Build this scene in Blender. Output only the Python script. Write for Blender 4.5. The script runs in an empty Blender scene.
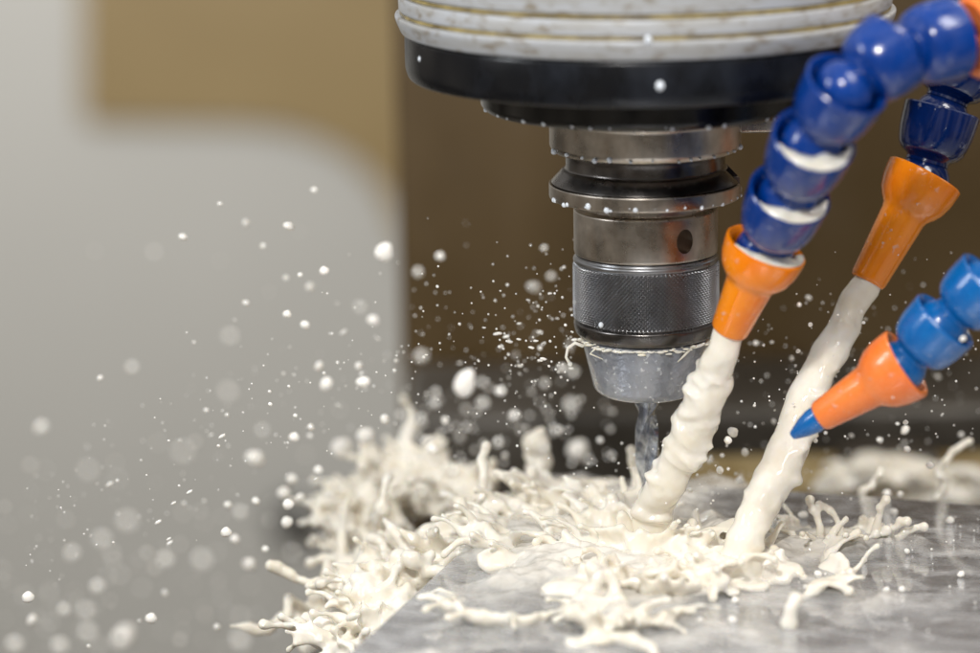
import bpy, bmesh, math, random
from mathutils import Vector, Matrix, Quaternion, noise
R = math.radians
PI = math.pi
rnd = random.Random(7)
sc = bpy.context.scene
COL = sc.collection

# ------------------------------------------------------------------ camera (1 unit = 10 cm)
LENS, DIST, PITCH, ROLL = 112.0, 10.5, R(13.0), R(1.0)
AIM = Vector((-0.538, 0, 0))
fwd = Vector((0, math.cos(PITCH), -math.sin(PITCH)))
rt0 = Vector((1, 0, 0)); up0 = Vector((0, math.sin(PITCH), math.cos(PITCH)))
rt = rt0*math.cos(ROLL) - up0*math.sin(ROLL)
up = up0*math.cos(ROLL) + rt0*math.sin(ROLL)
EYE = AIM - fwd*DIST
cam = bpy.data.cameras.new('camera'); cam.lens = LENS; cam.sensor_width = 36
cam.clip_start = 0.05; cam.clip_end = 300
cam.dof.use_dof = True; cam.dof.focus_distance = DIST*0.985; cam.dof.aperture_fstop = 0.42
cam.dof.aperture_blades = 0
co = bpy.data.objects.new('camera', cam); COL.objects.link(co)
co.matrix_world = Matrix(((rt.x, up.x, -fwd.x, EYE.x), (rt.y, up.y, -fwd.y, EYE.y), (rt.z, up.z, -fwd.z, EYE.z), (0, 0, 0, 1)))
sc.camera = co

def ray(px, py):
    u = (px-490)/980*36/LENS; v = -(py-326.5)/980*36/LENS
    return fwd + rt*u + up*v
def at(px, py, Y):
    d = ray(px, py); return EYE + d*((Y-EYE.y)/d.y)
def atz(px, py, z):
    d = ray(px, py); return EYE + d*((z-EYE.z)/d.z)
PXU = 980/(36/LENS*DIST)          # pixels per unit in the focus plane

# ------------------------------------------------------------------ object helpers
def tag(o, label, cat, group=None, kind=None):
    if label: o['label'] = label
    if cat: o['category'] = cat
    if group: o['group'] = group
    if kind: o['kind'] = kind
    return o
def empty(name, loc, label, cat, group=None):
    o = bpy.data.objects.new(name, None); COL.objects.link(o); o.location = loc
    o.empty_display_size = 0.05
    return tag(o, label, cat, group)
def link(name, me, mat, parent=None, smooth=40):
    if mat is not None and len(me.materials) == 0: me.materials.append(mat)
    if smooth:
        me.polygons.foreach_set('use_smooth', [True]*len(me.polygons))
        if smooth < 180: me.set_sharp_from_angle(angle=R(smooth))
    o = bpy.data.objects.new(name, me); COL.objects.link(o)
    if parent is not None:
        o.parent = parent
    return o
def mesh_from(bm, name, recalc=True):
    if recalc: bmesh.ops.recalc_face_normals(bm, faces=bm.faces[:])
    me = bpy.data.meshes.new(name); bm.normal_update(); bm.to_mesh(me); bm.free(); return me
def place_local(o, parent_loc):        # mesh built in world coordinates, parent Empty at parent_loc
    o.location = -Vector(parent_loc)
def lathe(bm, prof, n=96, M=None, close=False):
    rings = []
    for r, z in prof:
        if r < 1e-6:
            rings.append([bm.verts.new((0, 0, z))])
        else:
            rings.append([bm.verts.new((r*math.cos(2*PI*i/n), r*math.sin(2*PI*i/n), z)) for i in range(n)])
    vs = [v for g in rings for v in g]
    pairs = list(zip(rings[:-1], rings[1:]))
    if close: pairs.append((rings[-1], rings[0]))
    for a, b in pairs:
        if len(a) == 1 and len(b) == 1: continue
        for i in range(n):
            j = (i+1) % n
            try:
                if len(a) == 1: bm.faces.new((a[0], b[j], b[i]))
                elif len(b) == 1: bm.faces.new((a[i], a[j], b[0]))
                else: bm.faces.new((a[i], a[j], b[j], b[i]))
            except ValueError: pass
    if M is not None: bmesh.ops.transform(bm, matrix=M, verts=vs)
    return vs
def chamfer(prof, c):
    out = [prof[0]]
    for k in range(1, len(prof)-1):
        p0, p, p1 = Vector(prof[k-1]), Vector(prof[k]), Vector(prof[k+1])
        a, b = p0-p, p1-p
        ca = min(c, a.length*.4); cb = min(c, b.length*.4)
        if a.length < 1e-6 or b.length < 1e-6: out.append(tuple(p)); continue
        q0 = p + a.normalized()*ca; q1 = p + b.normalized()*cb; m = (q0+q1)/2*.45 + p*.55
        out += [tuple(q0), tuple((q0*.3+m*.7)), tuple((q1*.3+m*.7)), tuple(q1)]
    out.append(prof[-1]); return out
def box(bm, c, s, M=None, bev=0):
    r = bmesh.ops.create_cube(bm, size=1.0)
    vs = r['verts']
    for v in vs: v.co = Vector((v.co.x*s[0]+c[0], v.co.y*s[1]+c[1], v.co.z*s[2]+c[2]))
    if M is not None: bmesh.ops.transform(bm, matrix=M, verts=vs)
    if bev:
        es = list({e for v in vs for e in v.link_edges})
        bmesh.ops.bevel(bm, geom=es, offset=bev, segments=3, profile=.5, affect='EDGES')
def tube(bm, pts, rads, n=10):
    """closed tapered tube through the points, with rounded ends"""
    pts = [Vector(p) for p in pts]
    prev = None; t0 = (pts[1]-pts[0]).normalized()
    x = t0.orthogonal().normalized(); rings = []
    for i, p in enumerate(pts):
        t = (pts[min(i+1, len(pts)-1)]-pts[max(i-1, 0)]).normalized()
        if prev is not None: x = (x - t*x.dot(t)).normalized()
        prev = t; y = t.cross(x)
        rings.append([bm.verts.new(p+(x*math.cos(2*PI*k/n)+y*math.sin(2*PI*k/n))*rads[i]) for k in range(n)])
    for a, b in zip(rings[:-1], rings[1:]):
        for k in range(n):
            j = (k+1) % n; bm.faces.new((a[k], a[j], b[j], b[k]))
    ta = (pts[0]-pts[1]).normalized(); tb = (pts[-1]-pts[-2]).normalized()
    va = bm.verts.new(pts[0]+ta*rads[0]*.7); vb = bm.verts.new(pts[-1]+tb*rads[-1]*.7)
    for k in range(n):
        j = (k+1) % n
        bm.faces.new((va, rings[0][j], rings[0][k])); bm.faces.new((vb, rings[-1][k], rings[-1][j]))
_ICO = {}
def ball(bm, c, r, sub=2, sx=1, sy=1, sz=1, rot=None):
    if sub not in _ICO:
        t = bmesh.new(); bmesh.ops.create_icosphere(t, subdivisions=sub, radius=1.0)
        t.verts.index_update(); _ICO[sub] = ([v.co.copy() for v in t.verts], [tuple(v.index for v in f.verts) for f in t.faces]); t.free()
    co_, fa = _ICO[sub]; M = Matrix.Translation(c)
    if rot is not None: M = M @ rot
    M = M @ Matrix.Diagonal((sx*r, sy*r, sz*r, 1))
    vs = [bm.verts.new(M @ v) for v in co_]
    for f in fa: bm.faces.new([vs[i] for i in f])
def rots(): return Quaternion((rnd.gauss(0, 1), rnd.gauss(0, 1), rnd.gauss(0, 1), rnd.gauss(0, 1))).normalized().to_matrix().to_4x4()
def fuse(bm, name, voxel, smooth=3, disp=None):
    """melt overlapping closed shapes into one liquid skin"""
    me = mesh_from(bm, name+'_src'); o = bpy.data.objects.new(name+'_src', me); COL.objects.link(o)
    m = o.modifiers.new('r', 'REMESH'); m.mode = 'VOXEL'; m.voxel_size = voxel; m.use_smooth_shade = True
    m = o.modifiers.new('s', 'SMOOTH'); m.factor = .5; m.iterations = smooth
    dg = bpy.context.evaluated_depsgraph_get(); dg.update()
    out = bpy.data.meshes.new_from_object(o.evaluated_get(dg))
    bpy.data.objects.remove(o); bpy.data.meshes.remove(me); out.name = name
    if disp:
        nrm = [v.normal.copy() for v in out.vertices]
        for v, nn in zip(out.vertices, nrm):
            v.co += nn*disp(v.co)
        out.update()
    return out
def melt(me, name, grow, voxel, smooth, disp=None):
    """close the small gaps: swell the skin, fuse it again, let it shrink"""
    nrm = [v.normal.copy() for v in me.vertices]
    for v, nn in zip(me.vertices, nrm): v.co += nn*grow
    b = bmesh.new(); b.from_mesh(me); bpy.data.meshes.remove(me)
    return fuse(b, name, voxel, smooth, lambda c: (disp(c) if disp else 0)-grow*.35)
def boolean_cut(o, bm):
    me = mesh_from(bm, 'cutter'); c = bpy.data.objects.new('cutter', me); COL.objects.link(c)
    m = o.modifiers.new('b', 'BOOLEAN'); m.operation = 'DIFFERENCE'; m.object = c; m.solver = 'EXACT'
    dg = bpy.context.evaluated_depsgraph_get(); dg.update()
    me2 = bpy.data.meshes.new_from_object(o.evaluated_get(dg))
    o.modifiers.clear(); o.data = me2; bpy.data.objects.remove(c)
    me2.polygons.foreach_set('use_smooth', [True]*len(me2.polygons)); me2.set_sharp_from_angle(angle=R(35))

# ------------------------------------------------------------------ materials
class NT:
    def __init__(s, name):
        s.m = bpy.data.materials.new(name); s.m.use_nodes = True
        s.t = s.m.node_tree; s.b = s.t.nodes['Principled BSDF']; s.out = s.t.nodes['Material Output']
        s.tc = s.t.nodes.new('ShaderNodeTexCoord')
    def n(s, typ, **kw):
        nd = s.t.nodes.new(typ)
        for k, v in kw.items():
            if k in nd.inputs: nd.inputs[k].default_value = v
            else: setattr(nd, k, v)
        return nd
    def l(s, a, b): s.t.links.new(a, b)
    def coords(s, scale=(1, 1, 1), rot=(0, 0, 0), kind='Object'):
        mp = s.n('ShaderNodeMapping'); mp.inputs['Scale'].default_value = scale; mp.inputs['Rotation'].default_value = rot
        s.l(s.tc.outputs[kind], mp.inputs['Vector']); return mp.outputs['Vector']
    def noise(s, scale, detail=4, rough=.55, vec=None, dist=0):
        nd = s.n('ShaderNodeTexNoise', Scale=scale, Detail=detail, Roughness=rough, Distortion=dist)
        s.l(vec or s.coords(), nd.inputs['Vector']); return nd.outputs['Fac']
    def ramp(s, fac, stops):
        nd = s.n('ShaderNodeValToRGB'); cr = nd.color_ramp
        while len(cr.elements) > 1: cr.elements.remove(cr.elements[-1])
        for i, (p, c) in enumerate(stops):
            e = cr.elements[0] if i == 0 else cr.elements.new(p)
            e.position = p; e.color = (c, c, c, 1) if isinstance(c, (int, float)) else (*c, 1)
        s.l(fac, nd.inputs['Fac']); return nd.outputs['Color']
    def mix(s, fac, a, b):
        nd = s.n('ShaderNodeMix'); nd.data_type = 'RGBA'
        for src, i in ((fac, 0), (a, 6), (b, 7)):
            if isinstance(src, (int, float)): nd.inputs[i].default_value = src
            elif isinstance(src, tuple): nd.inputs[i].default_value = (*src, 1)
            else: s.l(src, nd.inputs[i])
        return nd.outputs[2]
    def bump(s, fac, strength, dist=.01, prev=None):
        nd = s.n('ShaderNodeBump', Strength=strength, Distance=dist); s.l(fac, nd.inputs['Height'])
        if prev is not None: s.l(prev, nd.inputs['Normal'])
        s.l(nd.outputs['Normal'], s.b.inputs['Normal']); return nd.outputs['Normal']
    def set(s, **kw):
        for k, v in kw.items():
            k = k.replace('_', ' ')
            if isinstance(v, bpy.types.NodeSocket): s.l(v, s.b.inputs[k])
            else: s.b.inputs[k].default_value = (*v, 1) if isinstance(v, tuple) and len(v) == 3 and k != 'Subsurface Radius' else v
        return s

def steel(name, col, rough, stain=.35, metal=1.0, aniso=.0):
    m = NT(name)
    n1 = m.noise(7, 5, .6); n2 = m.noise(40, 4, .6, m.coords((1, 1, .25)))
    c = m.mix(m.ramp(n1, [(.38, 0.0), (.68, 1.0)]), tuple(x*(1-stain) for x in col), col)
    c = m.mix(m.ramp(n2, [(.45, 0.0), (.8, .35)]), c, (col[0]*.55, col[1]*.42, col[2]*.3))
    m.set(Base_Color=c, Metallic=metal, Roughness=m.ramp(n1, [(.3, rough*.75), (.75, rough*1.35)]), Anisotropic=aniso)
    m.bump(m.noise(90, 3, .6, m.coords((1, 1, 6))), .06, .004)
    return m.m
M = {}
# milky coolant
m = NT('milky_coolant')
n1 = m.noise(9, 4, .6)
m.set(Base_Color=m.mix(m.ramp(n1, [(.35, 0.), (.7, 1.)]), (.84, .78, .655), (.90, .865, .79)), Roughness=.09, Subsurface_Weight=.3, Subsurface_Radius=(.05, .036, .02), Subsurface_Scale=.35, IOR=1.38, Coat_Weight=.35, Coat_Roughness=.03)
m.bump(m.noise(17, 2, .5), .25, .014)
M['milk'] = m.m
m = NT('coolant_drop'); m.set(Base_Color=(.9, .87, .81), Roughness=.1, IOR=1.36, Subsurface_Weight=.3, Subsurface_Radius=(.03, .025, .02), Subsurface_Scale=.4); M['drop'] = m.m
m = NT('coolant_bead'); m.set(Base_Color=(.75, .8, .86), Roughness=.06, IOR=1.36); M['bead'] = m.m
# thin coolant lying on steel: cover depends on real thickness
m = NT('coolant_film')
at_ = m.n('ShaderNodeAttribute'); at_.attribute_name = 'thick'
nz = m.noise(14, 5, .6, dist=.6)
n_ = m.n('ShaderNodeMath', operation='MULTIPLY_ADD'); m.l(nz, n_.inputs[0]); n_.inputs[1].default_value = 1.5; n_.inputs[2].default_value = .35
th = m.n('ShaderNodeMath', operation='MULTIPLY'); m.l(n_.outputs[0], th.inputs[0]); m.l(at_.outputs['Fac'], th.inputs[1])
alpha = m.ramp(th.outputs[0], [(.03, .0), (.2, .26), (.45, .62), (.8, .96)])
m.set(Base_Color=m.mix(alpha, (.74, .745, .74), (.88, .83, .74)), Roughness=.1, IOR=1.36, Alpha=alpha, Coat_Weight=.4, Coat_Roughness=.04)
m.bump(m.noise(20, 4, .55, dist=.5), .35, .012)
M['film'] = m.m
# wet steel plate
m = NT('wet_steel_plate')
v1 = m.coords((1.0, 2.0, 1), (0, 0, R(14))); n1 = m.noise(2.6, 6, .6, v1, 1.6); n2 = m.noise(9, 5, .6, v1, 1.6); n3 = m.noise(1.1, 3, .5)
v4 = m.coords((3, 60, 1), (0, 0, R(4))); n4 = m.noise(4, 3, .6, v4)
c = m.mix(m.ramp(n4, [(.3, 0.), (.7, 1.)]), (.46, .47, .495), (.53, .535, .555))
c = m.mix(m.ramp(n1, [(.40, 0.), (.66, .6)]), c, (.68, .68, .67))
c = m.mix(m.ramp(n2, [(.3, .5), (.45, 0.)]), c, (.40, .40, .41))
met = m.ramp(n1, [(.42, .65), (.66, .1)])
m.set(Base_Color=c, Metallic=met, Roughness=m.ramp(n2, [(.3, .12), (.7, .36)]), Coat_Weight=.8, Coat_Roughness=.04)
bp = m.bump(n1, .35, .03); m.bump(n2, .3, .012, bp)
M['plate'] = m.m
# painted housing, streaked
m = NT('white_housing_paint')
v = m.coords((1.2, 1.2, 9)); n1 = m.noise(3.0, 5, .65, v); n2 = m.noise(16, 4, .6, m.coords((1, 1, 2.2)))
c = m.mix(m.ramp(n1, [(.4, 0.), (.72, 1.)]), (.44, .455, .48), (.36, .35, .325))
c = m.mix(m.ramp(n2, [(.53, 0.), (.70, .8)]), c, (.20, .155, .09))
m.set(Base_Color=c, Roughness=.4, Metallic=0.0, Coat_Weight=.2, Coat_Roughness=.15); m.bump(n2, .1, .01); M['housing'] = m.m
m = NT('oily_groove'); n1 = m.noise(10, 4, .6)
m.set(Base_Color=m.mix(m.ramp(n1, [(.4, 0.), (.65, 1.)]), (.16, .12, .05), (.42, .33, .13)), Roughness=.25); M['groove'] = m.m
m = NT('black_band'); n1 = m.noise(4, 5, .65, m.coords((1, 1, .6))); 
m.set(Base_Color=m.mix(m.ramp(n1, [(.45, 0.), (.8, 1.)]), (.004, .0045, .006), (.020, .024, .034)), Specular_IOR_Level=.3, Roughness=m.ramp(n1, [(.3, .2), (.75, .4)])); M['black'] = m.m
m = NT('black_nose'); n1 = m.noise(6, 4, .6)
m.set(Base_Color=(.010, .0095, .009), Roughness=m.ramp(n1, [(.3, .12), (.7, .3)]), Metallic=.3); M['nose'] = m.m
M['steel'] = steel('turned_steel', (.60, .55, .49), .30, .45, aniso=.55)
M['steel_dark'] = steel('dark_steel', (.17, .16, .155), .26, .4)
M['knurl'] = steel('knurled_steel', (.34, .345, .36), .30, .2)
# cone of the nut, wet with coolant
m = NT('coolant_wet_cone'); n1 = m.noise(7, 5, .6, dist=.3); n2 = m.noise(48, 3, .5)
c = m.mix(m.ramp(n1, [(.30, 0.), (.72, 1.)]), (.21, .225, .26), (.37, .395, .45))
c = m.mix(m.ramp(n2, [(.62, 0.), (.70, .7)]), c, (.72, .75, .79))
m.set(Base_Color=c, Metallic=.4, Roughness=.16, Coat_Weight=.6, Coat_Roughness=.05)
m.bump(n2, .3, .012); M['cone'] = m.m
m = NT('wet_drill'); n1 = m.noise(16, 4, .6)
m.set(Base_Color=m.mix(m.ramp(n1, [(.42, 0.), (.62, 1.)]), (.20, .22, .27), (.62, .66, .72)), Metallic=.85, Roughness=.2, Coat_Weight=.0); M['drill'] = m.m
def plastic(name, c0, c1, rough, sss=.0):
    m = NT(name); n1 = m.noise(5, 4, .6); n2 = m.noise(38, 4, .6)
    m.set(Base_Color=m.mix(m.ramp(n1, [(.35, 0.), (.7, 1.)]), c0, c1), Roughness=m.ramp(n2, [(.3, rough*.7), (.75, rough*1.6)]), Subsurface_Weight=sss, Subsurface_Radius=(.08, .04, .02), Subsurface_Scale=.3, Coat_Weight=.4, Coat_Roughness=.04, IOR=1.46)
    n3 = m.noise(46, 3, .5); n4 = m.noise(9, 3, .55)
    sp_ = m.n('ShaderNodeMath', operation='MULTIPLY'); m.l(m.ramp(n3, [(.60, 0.), (.70, 1.)]), sp_.inputs[0]); m.l(m.ramp(n4, [(.52, 0.), (.68, .40)]), sp_.inputs[1])
    m.set(Base_Color=m.mix(sp_.outputs[0], m.b.inputs['Base Color'].links[0].from_socket, (.62, .64, .68)))
    b_ = m.bump(m.noise(30, 4, .55), .12, .01); m.bump(sp_.outputs[0], .5, .01, b_); return m.m
M['blue'] = plastic('blue_plastic', (.0006, .031, .20), (.001, .047, .28), .2)
M['navy'] = plastic('navy_plastic', (.001, .008, .055), (.002, .016, .105), .12)
M['azure'] = plastic('azure_plastic', (.002, .105, .36), (.003, .16, .48), .22)
M['orange'] = plastic('orange_plastic', (.92, .21, .001), (.96, .28, .002), .2, .1)
M['orange_deep'] = plastic('deep_orange_plastic', (.80, .20, .006), (.90, .28, .01), .16, .15)
M['orange_coral'] = plastic('coral_orange_plastic', (.90, .19, .03), (.93, .25, .05), .28, .15)
# background
m = NT('grey_enclosure_paint'); n1 = m.noise(.5, 3, .5); n2 = m.noise(.18, 2, .5)
m.set(Base_Color=m.mix(n1, (.40, .395, .37), (.43, .425, .40)), Roughness=.5); M['grey'] = m.m
m = NT('tan_window'); n1 = m.noise(.9, 3, .5); m.set(Base_Color=m.mix(n1, (.21, .148, .062), (.27, .20, .095)), Roughness=.4); M['tan'] = m.m
m = NT('brown_panel'); n1 = m.noise(.55, 4, .55); n2 = m.noise(2.2, 4, .6, m.coords((1, 1, .35)))
c = m.mix(m.ramp(n1, [(.35, 0.), (.7, 1.)]), (.080, .048, .014), (.14, .093, .042)); c = m.mix(m.ramp(n2, [(.5, 0.), (.8, .4)]), c, (.13, .10, .07))
m.set(Base_Color=c, Roughness=.45); M['brown'] = m.m
m = NT('dark_ledge'); n1 = m.noise(2.5, 4, .6); m.set(Base_Color=m.mix(m.ramp(n1, [(.35, 0.), (.65, 1.)]), (.042, .036, .028), (.085, .075, .062)), Roughness=.4, Metallic=.2); M['ledge'] = m.m
m = NT('coolant_stained_rail'); n1 = m.noise(2.6, 5, .6); m.set(Base_Color=m.mix(m.ramp(n1, [(.35, 0.), (.7, 1.)]), (.22, .15, .055), (.50, .40, .22)), Roughness=.3); M['rail'] = m.m
m = NT('dark_metal'); n1 = m.noise(6, 4, .6); m.set(Base_Color=m.mix(n1, (.012, .012, .012), (.05, .045, .035)), Roughness=.3, Metallic=.6); M['dark'] = m.m

# ------------------------------------------------------------------ spindle and tool holder (axis x=y=0)
def zf(yf, r):                        # height of a ring whose front rim is seen at picture row yf
    return at(646, yf, -r).z
def rr(w): return w/PXU
spz = zf(62, rr(238))
SH = empty('spindle_head', (0, 0, spz), 'white round spindle head with black band hanging over the workpiece', 'spindle')
def part(name, prof, mat, parent, ploc, ch=.006, n=128, smooth=35):
    bm = bmesh.new(); lathe(bm, chamfer(prof, ch), n)
    o = link(name, mesh_from(bm, name), mat, parent, smooth); place_local(o, ploc); return o
Rh = rr(244); Rb = rr(235)
z_g1, z_g2, z_wb = zf(20, Rh*.985), zf(42, Rh), zf(62, Rh*.985)
z_bb = zf(110, Rb)
g = .013
part('housing', [(0, z_g1+1.6), (Rh*.975, z_g1+1.6), (Rh*.975, z_g1+g), (Rh*.955, z_g1+g), (Rh*.955, z_g1-g*.2), (Rh*.985, z_g1-g*.2),
     (Rh*.985, z_g2+g), (Rh*.965, z_g2+g), (Rh*.965, z_g2), (Rh, z_g2), (Rh, z_wb+.05), (Rh*.975, z_wb), (0, z_wb)], M['housing'], SH, (0, 0, spz), .008)
for zc, r0 in ((z_g1+g*.4, Rh*.973), (z_g2+g*.5, Rh*.981)):
    part('oily_seam', [(r0-.03, zc+g*.42), (r0, zc+g*.42), (r0, zc-g*.42), (r0-.03, zc-g*.42)], M['groove'], SH, (0, 0, spz), .003)
part('black_band', [(0, z_wb-.002), (Rb, z_wb-.002), (Rb, z_bb+.035), (Rb*.985, z_bb), (0, z_bb)], M['black'], SH, (0, 0, spz), .012)
Rn = rr(162); z_nb = zf(133, Rn)
part('nose_ring', [(0, z_bb-.002), (Rn*1.03, z_bb-.002), (Rn*1.03, z_bb-.02), (Rn, z_bb-.03), (Rn, z_nb+.02), (Rn*.97, z_nb), (0, z_nb)], M['nose'], SH, (0, 0, spz), .008)
Rs = rr(96); z_s0, z_s1 = z_nb-.002, zf(166, Rs)
part('spindle_nose', [(0, z_s0), (Rs*1.0, z_s0), (Rs*1.0, z_s0-.035), (Rs*.985, z_s0-.04), (Rs*.985, z_s1+.02), (Rs*.95, z_s1), (0, z_s1)], M['steel'], SH, (0, 0, spz), .006)
bm = bmesh.new(); kc = Vector((rr(118), .12, z_s0-.055)); box(bm, kc, (.26, .17, .10), None, .012)
o = link('drive_key', mesh_from(bm, 'drive_key'), M['steel'], SH, 35); place_local(o, (0, 0, spz))

thz = zf(199, rr(95))
TH = empty('tool_holder', (0, 0, thz), 'steel collet tool holder clamped in the spindle above the drill', 'tool holder')
Rf = rr(95.5); Rk = rr(80); zt, zb = thz, zf(214, Rf)
z_top = z_s1-.003
nk = part('neck', [(0, z_top), (Rk, z_top), (Rk*.985, z_top-.02), (Rk*.985, zt+.052), (Rk*1.03, zt+.046), (Rf*.985, zt+.003), (0, zt+.003)], M['steel_dark'], TH, (0, 0, thz), .006)  # flange slope coloured dark, standing in for its reflection of the black nose
bmf = bmesh.new(); lathe(bmf, chamfer([(0, zt+.001), (Rf*.992, zt+.001), (Rf, zt-.002), (Rf, zb+.004), (Rf*.985, zb), (0, zb)], .004), 128)
fl = link('flange', mesh_from(bmf, 'flange'), M['steel'], TH, 35)
bm = bmesh.new(); box(bm, (Rf*.97, -.02, zt+.01), (.12, .13, .075)); place_local(fl, (0, 0, thz)); boolean_cut(fl, bm)
bm = bmesh.new(); box(bm, (Rf*.97, -.02, zt+.01), (.12, .13, .0755)); boolean_cut(nk, bm)
Rr = rr(71.5); zr0, zr1 = zf(219, Rr), zf(267, Rr)
bmf = bmesh.new(); lathe(bmf, chamfer([(0, zb-.002), (Rr*.93, zb-.002), (Rr*.93, zr0), (Rr, zr0-.008), (Rr, zr1+.008), (Rr*.97, zr1), (0, zr1)], .006), 144)
bd = link('body', mesh_from(bmf, 'body'), M['steel'], TH, 35)
hp = at(685, 241.5, -Rr*.86); ang = math.asin(min(.9, hp.x/Rr))
bm = bmesh.new()
Mh = Matrix.Translation((math.sin(ang)*Rr, -math.cos(ang)*Rr, hp.z)) @ Matrix.Rotation(ang, 4, 'Z') @ Matrix.Rotation(R(90), 4, 'X')
lathe(bm, [(0, -.10), (.026, -.10), (.034, -.09), (.034, .10), (0, .10)], 40, Mh @ Matrix.Diagonal((.95, 1.22, 1, 1)))
place_local(bd, (0, 0, thz)); boolean_cut(bd, bm)
# collet nut
NU = bpy.data.objects.new('collet_nut', None); COL.objects.link(NU); NU.parent = TH
NU.empty_display_size = .05
Rq = rr(73.5); zq0, zq1 = zf(269.5, Rq), zf(337, Rq)
bm = bmesh.new()
n_around, rows, sub = 104, 13, 6
NA, NR = n_around*sub, rows*sub
def tri(t): t = t % 1.0; return 1-abs(2*t-1)
grid = []
za, zb2 = zq0-.022, zq1+.012
for j in range(NR+1):
    z = za+(zb2-za)*j/NR; row = []
    for i in range(NA):
        a = i/NA*n_around; b = j/NR*rows
        edge = min(1, j/3, (NR-j)/3)
        h = min(1.0, 1.25*tri(a+b)*tri(a-b))*.0145*edge
        r = Rq-.0145+h; row.append(bm.verts.new((r*math.cos(2*PI*i/NA), r*math.sin(2*PI*i/NA), z)))
    grid.append(row)
for j in range(NR):
    for i in range(NA):
        k = (i+1) % NA; bm.faces.new((grid[j][i], grid[j+1][i], grid[j+1][k], grid[j][k]))
o = link('knurled_band', mesh_from(bm, 'knurled_band'), M['knurl'], NU, 50); place_local(o, (0, 0, thz))
bm = bmesh.new(); lathe(bm, chamfer([(0, zr1-.001), (Rq*.955, zr1-.001), (Rq*.955, zq0), (Rq*.985, zq0-.006), (Rq*.985, zq0-.018), (Rq-.0150, za-.001), (Rq-.0155, za-.012)], .004), 128)
o = link('top_collar', mesh_from(bm, 'top_collar'), M['knurl'], NU, 35); place_local(o, (0, 0, thz))
z_l = zf(349, rr(67))
bm = bmesh.new(); lathe(bm, chamfer([(Rq-.0155, zb2+.004), (Rq-.0148, zb2-.001), (Rq*.985, zb2-.008), (Rq*.985, zb2-.020), (Rq*.965, z_l+.014), (Rq*.92, z_l), (0, z_l)], .006), 128)
o = link('lower_collar', mesh_from(bm, 'lower_collar'), M['steel_dark'], NU, 35); place_local(o, (0, 0, thz))
Rc0, Rc1 = rr(65), rr(51); z_c1 = zf(405.5, Rc1)
bm = bmesh.new(); lathe(bm, chamfer([(0, z_l-.001), (Rc0, z_l-.001), (Rc0, z_l-.012), (Rc1+.006, z_c1+.022), (Rc1-.02, z_c1), (0, z_c1)], .012), 128)
o = link('nut_cone', mesh_from(bm, 'nut_cone'), M['cone'], NU, 35); place_local(o, (0, 0, thz))

# ------------------------------------------------------------------ workpiece plate
ZP = atz(653, 532, 0).z
# solve the height for which the drill's foot (on the axis) is seen at row 532
ZP = at(653, 532, 0).z
PR = R(-18)
corner = atz(545, 473, ZP)
ex = Vector((math.cos(PR), math.sin(PR), 0)); ey = Vector((-math.sin(PR), math.cos(PR), 0))
PW, PD, PT = 4.6, 4.3, .34
pc = corner + ex*PW/2 - ey*PD/2; pc.z = ZP
bm = bmesh.new(); box(bm, (0, 0, -PT/2), (PW, PD, PT), None, .012)
pl = link('steel_plate', mesh_from(bm, 'steel_plate'), M['plate'], None, 30)
pl.location = pc; pl.rotation_euler = (0, 0, PR)
tag(pl, 'wet grey steel workpiece plate under the drill, flooded with coolant', 'workpiece')
# drill
bm = bmesh.new(); Rd = rr(11.2); nz_, na_ = 90, 40; zt_ = z_c1+.01; rings = []
for j in range(nz_+1):
    z = zt_+(ZP-.01-zt_)*j/nz_; tw = -max(0, (zt_-.05-z))*11.0; row = []
    for i in range(na_):
        a = 2*PI*i/na_; k = abs(math.cos(a)); fl_ = min(1, max(0, (zt_-.05-z)/.05))
        r = Rd*(1.06-fl_*.72*max(0, (k-.45)/.55)**.7)
        row.append(bm.verts.new((r*math.cos(a+tw), r*math.sin(a+tw), z)))
    rings.append(row)
for j in range(nz_):
    for i in range(na_):
        k = (i+1) % na_; bm.faces.new((rings[j][i], rings[j+1][i], rings[j+1][k], rings[j][k]))
bm.faces.new(rings[0]); bm.faces.new(rings[-1][::-1])
dr = link('drill', mesh_from(bm, 'drill'), M['drill'], None, 40)
tag(dr, 'slim fluted drill bit held in the nut and wet with coolant', 'drill bit')

# ------------------------------------------------------------------ coolant hoses
PITCHSEG = .215
def seg_mesh(name):
    bm = bmesh.new(); b = .098; p = PITCHSEG
    prof = [(.04, -b*.86), (.052, -b*.83)]
    for k in range(1, 12):
        a = -PI/2 + R(32) + (PI*.5+R(12))*k/11; prof.append((b*math.cos(a), b*math.sin(a)))
    prof += [(.076, .066), (.074, .076), (.080, .084), (.100, .094), (.115, .112), (.124, .140), (.130, .175), (.134, p+.018), (.134, p+.026), (.129, p+.031), (.122, p+.027),
             (.112, p+.012), (.100, p-.03), (.090, p-.07), (.05, p-.09), (.04, p-.11), (.04, -b*.86)]
    lathe(bm, prof, 56); return mesh_from(bm, name)
def nozzle_mesh(name, L, r_end):
    bm = bmesh.new(); p = 0.0    # origin: centre of the ball held in the cup; runs down -z
    prof = [(.100, -.030), (.112, .012), (.122, .027), (.130, .031), (.137, .026), (.137, .012), (.131, -.03), (.118, -.066), (.102, -.088), (.092, -.098), (.084, -.108), (.080, -.122),
            (r_end+.008, -L+.012), (r_end+.003, -L+.002), (r_end, -L), (r_end-.012, -L), (r_end-.016, -L+.006), (r_end-.014, -L+.09), (.045, -.13), (.07, -.085), (.100, -.030)]
    lathe(bm, prof, 64); return mesh_from(bm, name)
def align(o, frm, to, parent_loc):
    d = (Vector(to)-Vector(frm)); q = d.to_track_quat('Z', 'Y')
    o.location = Vector(frm)-Vector(parent_loc); o.rotation_mode = 'QUATERNION'; o.rotation_quaternion = q
SEG = {}
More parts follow.
